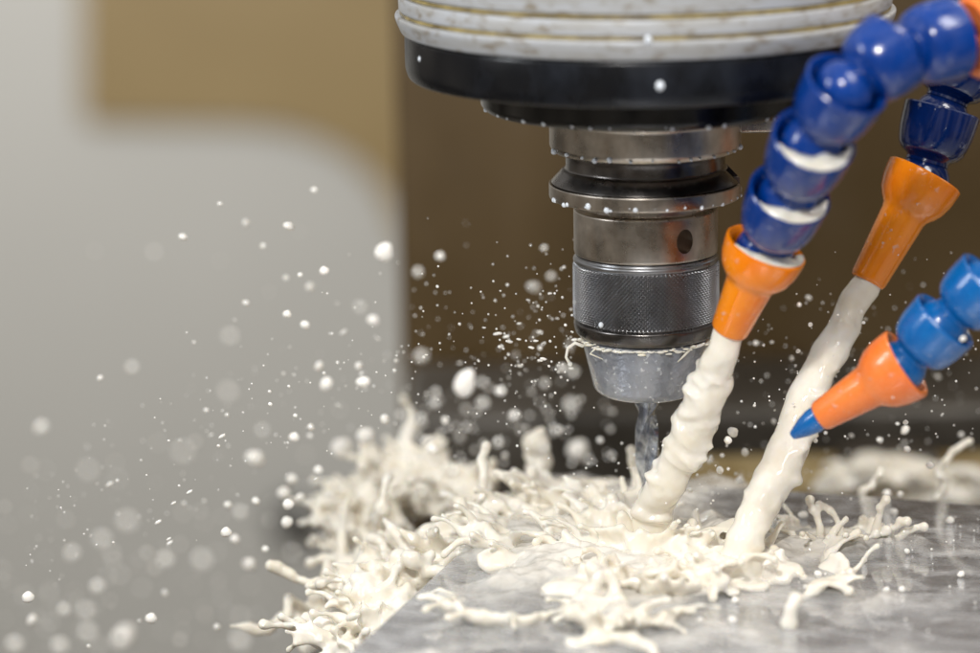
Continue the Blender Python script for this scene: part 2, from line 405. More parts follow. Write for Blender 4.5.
def hose(label, joints, end, L, r_end, mat, omat, size=1.0, fitting=None, first_seg_label=None):
    J = [at(*j) for j in joints]; E = at(*end)
    T = empty('coolant_hose', J[0], label, 'hose', 'segmented coolant hoses at the spindle')
    key = mat.name
    if key not in SEG:
        SEG[key] = seg_mesh('segment_'+key); SEG[key].materials.append(mat)
    for a, b in zip(J[:-1], J[1:]):
        o = link('segment', SEG[key], mat, T, 42); align(o, a, b, J[0])
        o.scale = (size, size, (b-a).length/PITCHSEG)
    nm = nozzle_mesh('nozzle', L, r_end); o = link('nozzle', nm, omat, T, 42); align(o, J[0], J[0]*2-E, J[0])
    d = (E-J[0]).length; o.scale = (size, size, d/L)
    return T, J, E
H1, J1, E1 = hose('large bright blue jointed hose in front, its orange nozzle nearest the nut',
    [(763, 254, -.50), (787, 200, -.66), (811, 146, -.84), (843, 91, -.96), (889, 54, -.90), (944, 40, -.80)], (729, 331, -.42), .30, .056, M['blue'], M['orange'])
# orange coupling at the upper end of the front hose
bm = bmesh.new()
lathe(bm, [(.05, -.07), (.11, -.08), (.135, -.05), (.142, .0), (.142, .14), (.125, .16), (.125, .40), (.05, .40), (.05, -.07)], 56)
o = link('coupling', mesh_from(bm, 'coupling'), M['orange_coral'], H1, 40)
cp = at(990, 34, -.74); align(o, cp, at(1050, 24, -.64), J1[0])
H2, J2, E2 = hose('dark navy blue jointed hose behind, with a long deep orange nozzle pointing down left',
    [(921, 183, .16), (940, 118, .20), (962, 62, .24), (990, 8, .26), (1020, -48, .28)], (867, 282, .08), .36, .056, M['navy'], M['orange_deep'])
H3, J3, E3 = hose('sky blue jointed hose low at the right, coral orange nozzle with small blue tip',
    [(899, 368, -.62), (940, 326, -.66), (984, 287, -.70), (1030, 250, -.74), (1075, 215, -.78)], (819, 417, -.56), .30, .050, M['azure'], M['orange_coral'], .90)
bm = bmesh.new(); lathe(bm, [(.0, .0), (.012, 0), (.016, .005), (.034, .05), (.042, .085), (.042, .14), (0, .14)], 40)
tp = link('tip', mesh_from(bm, 'tip'), M['azure'], H3, 40); t_end = at(792, 436, -.54); align(tp, t_end, at(822, 415, -.56), J3[0])

def cup_milk(c, axis, size, label):
    d = axis.normalized(); q = d.to_track_quat('Z', 'Y'); bm = bmesh.new(); n_ = 64; rg = []
    for i in range(n_):
        a = 2*PI*i/n_; o_ = Vector((math.cos(a), math.sin(a), 0)); f = (q @ o_).dot(Vector((.25, -.9, -.35)).normalized())
        f += .25*noise.noise(o_*1.7+c*9); wd = .012+.030*max(0, f+.2*noise.noise(o_*3+c*5)); z0 = .031+.005*noise.noise(o_*4+c)+.006*max(0, f)-.09*max(0, -f+.2)
        pr = [(.123-wd, z0-.02+.042*max(0, f)), (.123-wd*.5, z0-.002+.014*max(0, f)), (.122, z0+.005), (.131, z0+.003), (.124, z0-.02)]
        rg.append([bm.verts.new((o_.x*r_, o_.y*r_, z_)) for r_, z_ in pr])
    for i in range(n_):
        for k in range(5): bm.faces.new((rg[i][k], rg[(i+1) % n_][k], rg[(i+1) % n_][(k+1) % 5], rg[i][(k+1) % 5]))
    o = link('coolant_residue', mesh_from(bm, 'coolant_residue'), M['milk'], None, 180); o.location = c; o.rotation_mode = 'QUATERNION'; o.rotation_quaternion = q; o.scale = (size,)*3
    tag(o, label, 'coolant residue')
cup_milk(J1[0]-(J1[0]-E1).normalized()*.004, J1[0]-E1, 1.0, 'white coolant ring pooled in the cup of the front orange nozzle')
cup_milk(J1[1], J1[1]-J1[0], 1.0, 'white coolant ring in the lowest blue cup, just above the front nozzle')
cup_milk(J1[2], J1[2]-J1[1], 1.0, 'white coolant ring in the second blue cup up from the front nozzle')
# ------------------------------------------------------------------ coolant streams
def stream(name, path, label, lump, seed, fold):
    bm = bmesh.new(); pts = [at(x, y, Y) for x, y, Y, w in path]; ws = [w*.88/PXU for *_, w in path]
    N = 90
    def cr(i, t, A):
        p0, p1, p2, p3 = A[max(i-1, 0)], A[i], A[min(i+1, len(A)-1)], A[min(i+2, len(A)-1)]
        return .5*((2*p1)+(p2-p0)*t+(2*p0-5*p1+4*p2-p3)*t*t+(3*p1-p0-3*p2+p3)*t**3)
    P, W = [], []
    for k in range(N):
        f = k/(N-1)*(len(pts)-1); i = min(int(f), len(pts)-2); t = f-i
        s = min(1, k/25)
        wob = noise.noise_vector(Vector((k*.11, seed, 0)))*lump*.9*s
        P.append(cr(i, t, pts)+wob); W.append(cr(i, t, ws)*(1+noise.noise(Vector((k*.28, seed*3.1, 5)))*fold*s))
    tube(bm, P, W, 28)
    for k in range(20, N-4):               # lobes wrapped round the jet
        for q in range(2):
            if rnd.random() < lump*16:
                a = rnd.uniform(0, 2*PI); w = W[k]*rnd.uniform(.55, .8)
                off = Vector((math.cos(a), math.sin(a), rnd.uniform(-.2, .2)))*W[k]*(.36+lump*4*rnd.random())
                ball(bm, P[k]+off, w, 3, rnd.uniform(1.0, 1.4), rnd.uniform(1.0, 1.4), rnd.uniform(.38, .6), Matrix.Rotation(rnd.uniform(-.5, .9), 4, 'Y'))
    me = fuse(bm, name, .0085, 6 if lump > .02 else 9, lambda c: noise.noise(c*10+Vector((seed, 0, 0)))*lump*.45+noise.noise(c*24)*lump*.14)
    return tag(link(name, me, M['milk'], None, 180), label, 'coolant stream')
S1 = atz(650, 548, ZP); S2 = atz(733, 570, ZP)
stream('coolant_stream', [(732, 322, -.43, 15), (724, 345, -.42, 17), (714, 375, -.39, 20), (702, 405, -.36, 22), (692, 435, -.33, 24), (676, 468, -.29, 23), (660, 510, S1.y-.02, 21), (650, 552, S1.y, 22)],
       'lumpy twisting white coolant jet pouring from the front nozzle beside the drill', .030, 3.0, .20)
stream('coolant_stream', [(870, 276, .08, 14.5), (860, 295, .06, 17), (840, 331, .02, 19), (812, 388, -.08, 21), (786, 445, -.2, 23), (762, 500, -.34, 22), (745, 540, -.43, 20), (731, 574, S2.y, 20)],
       'long smooth white coolant jet pouring down left from the rear orange nozzle', .018, 11.0, .12)

# ------------------------------------------------------------------ coolant on the plate
def fb(p, o=5): return noise.fractal(p, 1.0, 2.0, o)
def inplate(x, y):
    d = Vector((x, y, 0))-Vector((corner.x, corner.y, 0)); return d.dot(ex), -d.dot(ey)
def sheet(name, x0, x1, y0, y1, step, hf, mat):
    bm = bmesh.new(); lay = {}; th = []
    nx, ny = int((x1-x0)/step)+1, int((y1-y0)/step)+1
    for j in range(ny):
        for i in range(nx):
            x, y = x0+i*step, y0+j*step; h, t = hf(x, y)
            if h is not None: lay[i, j] = (x, y, ZP+h, t)
    vs = {}
    for (i, j), (x, y, z, t) in lay.items():
        vs[i, j] = bm.verts.new((x, y, z)); th.append(t)
    for (i, j) in lay:
        q = [(i, j), (i+1, j), (i+1, j+1), (i, j+1)]
        if all(k in lay for k in q): bm.faces.new([vs[k] for k in q])
    me = mesh_from(bm, name, False); a = me.attributes.new('thick', 'FLOAT', 'POINT'); a.data.foreach_set('value', th)
    return link(name, me, mat, None, 180)
def pool_h(x, y):
    u, v = inplate(x, y)
    if u < .015 or v < .015: return None, 0
    p = Vector((x, y, 0))
    q = p + noise.noise_vector(p*3.0)*.12
    d1 = math.hypot((q.x-S1.x+.06)/.62, (q.y-S1.y)/.85); d2 = math.hypot((q.x-S2.x)/.42, (q.y-S2.y)/.40); d3 = math.hypot((q.x+.52)/.42, (q.y-.35)/.8)
    dens = max(1.15-d1, .95-d2, .75-d3)
    d4 = math.hypot((q.x+.1)/1.3, (q.y+.75)/.9); dens = max(dens, .30-.26*d4)
    f = fb(q*2.6+Vector((4, 1, 0)), 6); rg = noise.ridged_multi_fractal(q*3.4, .9, 2.1, 4, 1.0, 2.0)*.33
    t = dens + f*.42 - .05
    t -= max(0, x-1.25)*1.2+max(0, -1.0-y)*.0+max(0, -1.05-x)*1.5
    if t < .06: return None, 0
    s = min(1, (t-.06)*2.2)
    fine = noise.ridged_multi_fractal(q*7.5, .9, 2.1, 3, 1.0, 2.0)*.33
    h = .005 + s*.040*(.5+.5*f) + s*rg*.062*min(1, max(0, dens+.2)) + s*fine*.026*min(1, max(0, dens+.1))
    return max(.004, h), min(1, t*1.05+rg*.22-.1)
pool = sheet('coolant_pool', -1.35, 1.75, -1.85, 1.3, .0095, pool_h, M['film'])
tag(pool, 'milky white coolant pool spreading over the steel plate round the drill', 'coolant pool')

G = 9.8
def strand(bm, s, v, T, r0, r1, bead=1.6, n=16, wob=.012, seed=None):
    seed = rnd.uniform(0, 100) if seed is None else seed
    P, W = [], []
    for k in range(n+1):
        t = T*k/n; p = s + v*t + Vector((0, 0, -.5*G*t*t)); p = p+noise.noise_vector(Vector((k*.35, seed, 0)))*wob*min(1, k/3)
        P.append(p); f = k/n; W.append((r0*(1-f)**1.3+r1*(1-(1-f)**1.3))*(1+.28*noise.noise(Vector((k*.7, seed, 9)))))
    tube(bm, P, W, 9); ball(bm, P[-1], r1*bead, 2)
    if rnd.random() < .5: ball(bm, P[n*2//3], W[n*2//3]*1.35, 2)
    return P[-1]
def crown(bm, c, rad, hgt, a0, a1, fl=.4, th=.010, seed=0, n=64):
    """curved thin wall of liquid with a beaded, uneven lip"""
    rowsC = 9; inn = []; out = []; tips = []
    for i in range(n+1):
        a = a0+(a1-a0)*i/n; e = math.sin(PI*i/n)**.5
        hh = hgt*e*(.55+.75*abs(noise.noise(Vector((a*3.2, seed, 0))))+.25*noise.noise(Vector((a*9, seed, 3))))
        rad_ = rad*(1+.25*noise.noise(Vector((a*2, seed, 7))))
        ci, co_ = [], []
        for k in range(rowsC):
            f = k/(rowsC-1); r = rad_+hh*fl*f*f; z = hh*f-.01
            t = th*(1.2-.5*f)+(.006 if k == rowsC-1 else 0)
            d = Vector((math.cos(a), math.sin(a), 0))
            ci.append(bm.verts.new(c+d*(r-t)+Vector((0, 0, z)))); co_.append(bm.verts.new(c+d*(r+t)+Vector((0, 0, z))))
        inn.append(ci); out.append(co_)
        tips.append((a, rad_+hh*fl, hh))
    for i in range(n):
        for k in range(rowsC-1):
            bm.faces.new((out[i][k], out[i+1][k], out[i+1][k+1], out[i][k+1])); bm.faces.new((inn[i][k], inn[i][k+1], inn[i+1][k+1], inn[i+1][k]))
        bm.faces.new((inn[i][-1], out[i][-1], out[i+1][-1], inn[i+1][-1])); bm.faces.new((inn[i][0], inn[i+1][0], out[i+1][0], out[i][0]))
    for i in (0, n):
        for k in range(rowsC-1):
            f = (inn[i][k], out[i][k], out[i][k+1], inn[i][k+1]); bm.faces.new(f if i == 0 else f[::-1])
    for i, (a, r, hh) in enumerate(tips):
        if i % 3 == 0 and rnd.random() < .75:
            ball(bm, c+Vector((math.cos(a)*r, math.sin(a)*r, hh)), rnd.uniform(.010, .022), 2)
            if rnd.random() < .32:
                d = Vector((math.cos(a)*rnd.uniform(.5, 1.4), math.sin(a)*rnd.uniform(.5, 1.4), rnd.uniform(.5, 1.3)))
                strand(bm, c+Vector((math.cos(a)*r, math.sin(a)*r, hh-.005)), d, rnd.uniform(.06, .14), .012, .007, 1.9, 8, .006)
def ridge(bm, c, rx, ry, n_r, hmax):
    """low tangled ropes of liquid lying on the plate"""
    for _ in range(n_r):
        a = rnd.uniform(0, 2*PI); d = math.sqrt(rnd.random()); p = c+Vector((math.cos(a)*rx*d, math.sin(a)*ry*d, 0)); sd = rnd.uniform(0, 99)
        L = rnd.randint(7, 16); P, W = [], []; dr_ = rnd.uniform(0, 2*PI)
        for k in range(L):
            u, v = inplate(p.x, p.y)
            if u < .05 or v < .05: break
            hz = ZP+.008+hmax*max(0, math.sin(PI*k/(L-1)))*(.3+.7*abs(noise.noise(Vector((k*.4, sd, 0)))))
            P.append(Vector((p.x, p.y, hz))); W.append(rnd.uniform(.010, .024)*(1-.45*abs(2*k/(L-1)-1)))
            dr_ += noise.noise(Vector((k*.5, sd, 4)))*1.1; p = p+Vector((math.cos(dr_), math.sin(dr_)*1.2, 0))*.034
        if len(P) > 3: tube(bm, P, W, 9)
bm = bmesh.new()
mid = Vector((S1.x, S1.y, ZP))
ball(bm, mid, .085, 3, 1.1, 1.1, .55); ball(bm, Vector((S2.x, S2.y, ZP)), .125, 3, 1.15, 1.1, .38); ball(bm, mid, .15, 3, 1.2, 1.1, .36)
crown(bm, Vector((S2.x, S2.y-.02, ZP)), .10, .085, R(165), R(385), .8, .010, 71); crown(bm, mid+Vector((0, -.03, 0)), .11, .10, R(175), R(375), .7, .010, 77)
crown(bm, mid+Vector((-.02, .0, 0)), .12, .15, R(150), R(390), .5, .011, 2)
crown(bm, Vector((S2.x, S2.y, ZP)), .11, .10, R(-60), R(200), .8, .010, 11)
crown(bm, Vector((S2.x+.08, S2.y-.05, ZP)), .26, .05, R(-70), R(70), 1.3, .009, 21)
for k in range(17):
    c0 = mid+Vector((rnd.gauss(-.10, .20), rnd.gauss(-.12, .34), 0)); u, v = inplate(c0.x, c0.y)
    if u < .18 or v < .18: continue
    o_ = c0-mid; a0 = math.atan2(o_.y, o_.x); sp_ = rnd.uniform(.9, 2.2)
    crown(bm, c0, rnd.uniform(.06, .17), rnd.uniform(.05, .13), a0-sp_, a0+sp_, rnd.uniform(.4, 1.3), rnd.uniform(.009, .014), k*3.7, 40)
def clots(bm, c, rx, ry, n, r0, r1):
    for _ in range(n):
        p = c+Vector((rnd.gauss(0, rx), rnd.gauss(0, ry), 0)); u, v = inplate(p.x, p.y)
        if u < .06 or v < .06: continue
        p.z = ZP+.002+max(0, rnd.gauss(.006, .010))
        ball(bm, p, rnd.uniform(r0, r1), 2, rnd.uniform(.8, 2.0), rnd.uniform(.8, 2.0), rnd.uniform(.25, .5), Matrix.Rotation(rnd.uniform(0, PI), 4, 'Z'))
crown(bm, Vector((0, 0, ZP)), .07, .19, R(60), R(330), .35, .010, 44)
crown(bm, Vector((-.05, .12, ZP)), .16, .15, R(90), R(260), .4, .010, 51)
for k in range(9):
    u_ = rnd.uniform(.10, .34); v_ = rnd.uniform(.25, 1.3); c0 = Vector((corner.x, corner.y, ZP))+ex*u_-ey*v_
    crown(bm, c0, rnd.uniform(.05, .11), rnd.uniform(.06, .14), R(100)+rnd.uniform(-1, 1), R(280)+rnd.uniform(-1, 1), rnd.uniform(.4, 1.1), .010, 60+k, 36)
clots(bm, Vector((corner.x, corner.y, ZP))+ex*.2-ey*.6, .10, .35, 70, .018, .045)
clots(bm, mid+Vector((-.06, -.18, 0)), .19, .32, 75, .022, .058)
clots(bm, mid+Vector((-.30, .30, 0)), .22, .26, 46, .02, .05)
clots(bm, Vector((S2.x, S2.y-.05, ZP)), .12, .16, 20, .014, .036)
ridge(bm, mid+Vector((-.10, -.25, 0)), .34, .75, 4, .05)
ridge(bm, mid+Vector((-.28, .35, 0)), .40, .55, 6, .05)
ridge(bm, Vector((S2.x+.02, S2.y-.05, ZP)), .24, .35, 5, .03)
for _ in range(24):
    b = mid+Vector((rnd.gauss(-.06, .19), rnd.gauss(-.12, .32), .01)); o_ = b-mid
    u, v = inplate(b.x, b.y)
    if u < .06 or v < .06: continue
    v0 = Vector((o_.x*1.6+rnd.gauss(0, .45), o_.y*.8+rnd.gauss(0, .45), rnd.uniform(.6, 1.6)))
    strand(bm, b, v0, rnd.uniform(.05, .12), rnd.uniform(.018, .034), rnd.uniform(.007, .013), rnd.uniform(1.3, 2.1), wob=.022)
# the separate fingers seen in front of the drill and at the right
for (x, y, h, lean) in ((622, 610, .10, -.05), (600, 640, .08, -.14), (585, 600, .09, .10), (690, 560, .09, .1), (715, 590, .05, .05), (640, 500, .16, -.03)):
    b = atz(x, y, ZP+.005); strand(bm, b, Vector((lean*6, rnd.gauss(0, .3), math.sqrt(2*G*h)*1.05)), math.sqrt(2*h/G)*.9, .026, .012, 1.7)
me = melt(fuse(bm, 'coolant_splash', .0085, 4), 'coolant_splash', .0105, .0085, 12, lambda c: noise.noise(c*12)*.010+noise.noise(c*24)*.004)
tag(link('coolant_splash', me, M['milk'], None, 180), 'thick white splash of coolant ropes and crowns at the foot of the drill', 'coolant splash')

# rear right little splash crown
bm = bmesh.new(); c2 = atz(868, 540, ZP); c2b = c2+Vector((-.12, .05, 0))
crown(bm, c2b, .14, .07, R(120), R(420), 1.0, .007, 31)
for (dx, vx, vz, T) in ((.02, .25, 1.75, .15), (.06, .5, 1.2, .14), (-.08, -.5, 1.5, .17), (-.16, -.3, 1.7, .15), (.10, .9, .9, .1)):
    strand(bm, c2+Vector((dx, 0, 0)), Vector((vx, rnd.gauss(0, .2), vz)), T, .016, .011, 1.8)
ball(bm, c2b, .08, 2, 1.6, 1.6, .12)
me = fuse(bm, 'coolant_splash', .0075, 3)
tag(link('coolant_splash', me, M['milk'], None, 180), 'small separate white splash with thin fingers on the plate right of the jets', 'coolant splash')

# spill over the left edge of the plate
def blobs(bm, pts, r0, r1, n, spread):
    for _ in range(n):
        f = rnd.random()*(len(pts)-1); i = min(int(f), len(pts)-2); p = pts[i].lerp(pts[i+1], f-i)
        ball(bm, p+Vector((rnd.gauss(0, 1), rnd.gauss(0, 1)*1.6, rnd.gauss(0, 1)))*spread, rnd.uniform(r0, r1), 2, rnd.uniform(.7, 1.7), rnd.uniform(.7, 1.6), rnd.uniform(.5, 1.1), rots())
def ropes(bm, pts, n, spread, vel, r):
    for _ in range(n):
        f = rnd.random()*(len(pts)-1); i = min(int(f), len(pts)-2); p = pts[i].lerp(pts[i+1], f-i)+Vector((rnd.gauss(0, 1), rnd.gauss(0, 1), rnd.gauss(0, 1)))*spread
        strand(bm, p, Vector((vel[0]+max(-1, min(1, rnd.gauss(0, .6))), rnd.gauss(0, .5), vel[2]+max(-.8, min(.8, rnd.gauss(0, .5))))), rnd.uniform(.06, .17), rnd.uniform(.6, 1.0)*r, rnd.uniform(.3, .55)*r, rnd.uniform(1.2, 1.9), 14, .02)
bm = bmesh.new()
top = [at(368, 545, .9), at(382, 500, 1.2), at(415, 484, 1.3), at(455, 484, 1.15), at(488, 512, .8)]
low = [at(462, 540, .25), at(430, 565, .05), at(400, 598, -.15), at(365, 640, -.4)]
fan = [at(320, 630, .3), at(345, 602, .35), at(372, 575, .4), at(400, 550, .5)]
def curls(bm, pts, n, spread, r, drift):
    for _ in range(n):
        f = rnd.random()*(len(pts)-1); i = min(int(f), len(pts)-2); p = pts[i].lerp(pts[i+1], f-i)+Vector((rnd.gauss(0, 1), rnd.gauss(0, 1)*1.4, rnd.gauss(0, 1)*.8))*spread
        sd = rnd.uniform(0, 99); d = Vector(drift)+Vector((rnd.gauss(0, .5), rnd.gauss(0, .5), rnd.gauss(0, .5))); L = rnd.randint(7, 15); P, W = [], []
        for k in range(L):
            P.append(p.copy()); W.append(r*rnd.uniform(.7, 1.25)*(1-.55*abs(2*k/(L-1)-1)))
            d = (d+noise.noise_vector(Vector((k*.35, sd, 0)))*1.3).normalized(); p = p+d*.026
        tube(bm, P, W, 9)
        if rnd.random() < .5: ball(bm, P[-1], W[-1]*1.5, 2)
for L_, nb, nc, nr in ((top, 240, 40, 12), (low, 150, 26, 12), (fan, 90, 18, 12)):
    blobs(bm, L_, .014, .036, int(nb*1.3), .050); curls(bm, L_, nc, .05, .022, (-.7, 0, .25)); ropes(bm, L_, nr, .045, (-.6, 0, .3), .024)
for k in range(30):
    f = rnd.random()*3.98; i = int(f); p = top[i].lerp(top[i+1], f-i)+Vector((rnd.gauss(0, .04), rnd.gauss(0, .08), rnd.uniform(-.08, .0)))
    crown(bm, p, rnd.uniform(.05, .12), rnd.uniform(.06, .12), R(120)+rnd.uniform(-1, 1), R(270)+rnd.uniform(-1, 1.2), rnd.uniform(.5, 1.2), .012, k*2.3, 36)
for k in range(26):
    f = rnd.random()*2.98; i = int(f); p = low[i].lerp(low[i+1], f-i)+Vector((rnd.gauss(-.03, .03), rnd.gauss(0, .06), rnd.uniform(-.08, -.02)))
    crown(bm, p, rnd.uniform(.05, .10), rnd.uniform(.05, .09), R(140)+rnd.uniform(-1, 1), R(290)+rnd.uniform(-1, 1), rnd.uniform(.6, 1.3), .012, k*4.1, 36)
skirt = [at(475, 530, .3), at(440, 560, .1), at(405, 605, -.2), at(372, 650, -.5)]
for k in range(5): blobs(bm, [p+Vector((.04, .02, -.05*k-.02)) for p in skirt], .025, .045, 40, .016)
me = melt(fuse(bm, 'coolant_spill', .0085, 4), 'coolant_spill', .011, .0085, 10, lambda c: noise.noise(c*11)*.016+noise.noise(c*25)*.005)
tag(link('coolant_spill', me, M['milk'], None, 180), 'foaming cream mass of coolant tumbling over the left edge of the steel plate', 'coolant spill')
def rope_thing(label, pts, rads, cat='coolant strand'):
    bm = bmesh.new(); A = [at(*p) for p in pts]; P, W = [], []; sd = rnd.uniform(0, 99)
    for k in range(41):
        f = k/40*(len(A)-1); i = min(int(f), len(A)-2); t = f-i
        q = [A[max(i-1, 0)], A[i], A[i+1], A[min(i+2, len(A)-1)]]
        p = .5*((2*q[1])+(q[2]-q[0])*t+(2*q[0]-5*q[1]+4*q[2]-q[3])*t*t+(3*q[1]-q[0]-3*q[2]+q[3])*t**3)
        r = (rads[i]*(1-t)+rads[i+1]*t)/PXU
        P.append(p+noise.noise_vector(Vector((k*.22, sd, 0)))*r*1.0); W.append(r*(1+.35*noise.noise(Vector((k*.3, sd, 5)))))
    tube(bm, P, W, 12); ball(bm, P[-1], W[-1]*1.25, 2); ball(bm, P[0], W[0]*1.1, 2)
    me = fuse(bm, 'coolant_strand', .008, 5); return tag(link('coolant_strand', me, M['milk'], None, 180), label, cat)
rope_thing('white club shaped coolant strand flying left of the plate edge', [(273, 566, .1), (284, 571, .1), (296, 577, .08), (308, 583, .06), (322, 584, .05), (334, 589, .04)], [6.5, 7, 4.5, 4.5, 6, 4])
rope_thing('long thin white coolant strand lying along the plate corner at lower left', [(350, 590, -.2), (372, 587, -.2), (395, 593, -.18), (416, 590, -.15), (432, 578, -.1)], [7, 6, 4, 5, 4])
rope_thing('short upright white coolant finger with rounded tip rising on the plate left of the drill', [(484, 560, .1), (482, 535, .14), (480, 505, .2), (482, 470, .25), (485, 447, .3)], [8, 6, 5, 6, 5])
rope_thing('broad leaf shaped cream coolant blob rising behind the plate left of the nut', [(540, 476, .9), (539, 462, .9), (538, 450, .9), (538, 439, .9), (541, 432, .9)], [11, 13, 12, 9, 4])
rope_thing('thin wavy coolant strand in the air behind the right end of the plate', [(868, 508, .5), (860, 495, .5), (872, 485, .5), (880, 472, .5)], [4, 5, 4, 4])
rope_thing('curling coolant strand in the air behind the plate at the far right', [(935, 500, .6), (942, 485, .6), (938, 470, .6), (950, 455, .6), (968, 442, .6)], [4, 5, 4, 5, 4])

# wet fringe round the top of the nut's cone
bm = bmesh.new()
for k in range(84):
    a = R(-172)+R(164)*k/83; r = Rc0+.006; p = Vector((math.cos(a)*r, math.sin(a)*r, z_l-.012+rnd.gauss(0, .004)))
    ball(bm, p, rnd.uniform(.002, .0075), 2, 2.0, .8, .7)
    if rnd.random() < .05:
        tube(bm, [p, p+Vector((math.cos(a)*.006+rnd.gauss(0, .02), math.sin(a)*.01, -.02)), p+Vector((rnd.gauss(0, .03), math.sin(a)*.004-.004, -.040))], [.005, .004, .002], 7)
me = mesh_from(bm, 'coolant_fringe')
tag(link('coolant_fringe', me, M['milk'], None, 180), 'ragged white coolant fringe clinging round the cone of the collet nut', 'coolant fringe')
bm = bmesh.new(); P = [at(583, 346, -.1), at(575, 343, -.1), at(568, 348, -.1), at(566, 357, -.1), at(570, 364, -.1)]
tube(bm, P, [.007, .006, .0055, .005, .007], 8); ball(bm, P[-1], .009, 2)
tag(link('coolant_strand', mesh_from(bm, 'coolant_strand'), M['milk'], None, 180), 'fine hooked coolant thread flung off the left of the nut', 'coolant strand')

# ------------------------------------------------------------------ background
def slab(name, px0, px1, py0, py1, Y, depth, mat, label, cat, bev=.03, kind=None):
    a = at(px0, (py0+py1)/2, Y); b = at(px1, (py0+py1)/2, Y); t = at((px0+px1)/2, py0, Y); u = at((px0+px1)/2, py1, Y)
    c = Vector(((a.x+b.x)/2, Y+depth/2, (t.z+u.z)/2)); bm = bmesh.new(); box(bm, (0, 0, 0), (b.x-a.x, depth, t.z-u.z), None, bev)
    o = link(name, mesh_from(bm, name), mat, None, 30); o.location = c
    if label: tag(o, label, cat)
    if kind: o['kind'] = kind
    return o
slab('enclosure_wall', -1100, 1000, -500, 1000, 26, .3, M['grey'], None, None, .03, 'structure')
def wall_pane(Y, outline, depth):
    bm = bmesh.new(); c = at(260, 60, Y); pts = [at(x, y, Y)-c for x, y in outline]
    f = [bm.verts.new(p) for p in pts]; k = [bm.verts.new(p+Vector((0, depth, 0))) for p in pts]; n = len(f)
    bm.faces.new(f); bm.faces.new(k[::-1])
    for i in range(n): bm.faces.new((f[i], f[(i+1) % n], k[(i+1) % n], k[i]))
    o = link('wall_window', mesh_from(bm, 'wall_window'), M['tan'], None, 30); o.location = c
    return tag(o, 'tan window panel high on the grey enclosure wall', 'window')
wall_pane(25.85, [(82, -300), (560, -300), (560, 260), (410, 260), (396, 222), (378, 186), (352, 158), (316, 138), (280, 128), (240, 124), (90, 122), (82, 115)], .13)
slab('brown_panel', 397, 1700, -500, 900, 4.8, .25, M['brown'], 'dark brown machine panel standing behind the spindle', 'panel', .04)
slab('machine_ledge', 405, 1300, 408, 520, 3.6, 1.1, M['ledge'], 'dark grey machine ledge running along the foot of the brown panel', 'ledge', .06)
slab('fixture_rail', 655, 1400, 478, 640, 2.3, .5, M['rail'], 'tan coolant stained fixture rail behind the steel plate', 'rail', .05)
# clamp on the rail with coolant heaped on it
c = at(890, 470, 2.5); CL = empty('clamp', c, 'blurred steel clamp with white coolant on top behind the plate at right', 'clamp')
bm = bmesh.new(); box(bm, (0, .05, .03), (.42, .3, .11), None, .03); link('jaw', mesh_from(bm, 'jaw'), M['ledge'], CL, 30)
bm = bmesh.new(); box(bm, (-.02, -.10, .02), (.30, .10, .05), None, .02); link('front_plate', mesh_from(bm, 'front_plate'), M['steel'], CL, 30)
bm = bmesh.new()
for k in range(90):
    x = rnd.uniform(812, 1000); ball(bm, at(x, 466+rnd.uniform(-10, 30)+abs(x-865)*.10, rnd.uniform(2.0, 2.28)), rnd.uniform(.02, .055), 2, 1.6, 1, .6)
me = fuse(bm, 'coolant_heap', .012, 4)
tag(link('coolant_heap', me, M['milk'], None, 180), 'out of focus white coolant heap in front of the rear clamp', 'coolant heap')
# bolt on the enclosure wall
bp_ = at(297, 524, 25.7); BO = empty('wall_bolt', bp_, 'dark round bolt blurred on the grey enclosure wall', 'bolt')
bm = bmesh.new(); lathe(bm, chamfer([(0, -.12), (.24, -.12), (.24, .0), (.30, .0), (.30, .14), (0, .14)], .02), 32, Matrix.Rotation(R(-90), 4, 'X'))
link('bolt_head', mesh_from(bm, 'bolt_head'), M['dark'], BO, 35)
# vise under the plate
vc = pc - Vector((0, 0, PT)) ; VI = empty('machine_vise', vc - Vector((0, 0, .7)), 'dark steel vise block under the left edge of the plate', 'vise')
VI.rotation_euler = (0, 0, PR)
bm = bmesh.new(); box(bm, (.25, 0, .345), (PW*.8, PD*.8, .69), None, .04); link('vise_body', mesh_from(bm, 'vise_body'), M['dark'], VI, 30)
jl = VI.matrix_basis.inverted() @ at(322, 668, -.15)
bm = bmesh.new(); box(bm, (jl.x+.3, jl.y, jl.z-.08), (.72, .3, .26), None, .03); link('vise_jaw', mesh_from(bm, 'vise_jaw'), M['dark'], VI, 30)
bm = bmesh.new(); box(bm, (0, 0, -.2), (PW*.9, PD*.9, .4), None, .05)
tb = link('machine_table', mesh_from(bm, 'machine_table'), M['ledge'], None, 30); tb.location = vc-Vector((0, 0, .7)); tb['kind'] = 'structure'
tb.rotation_euler = (0, 0, PR)

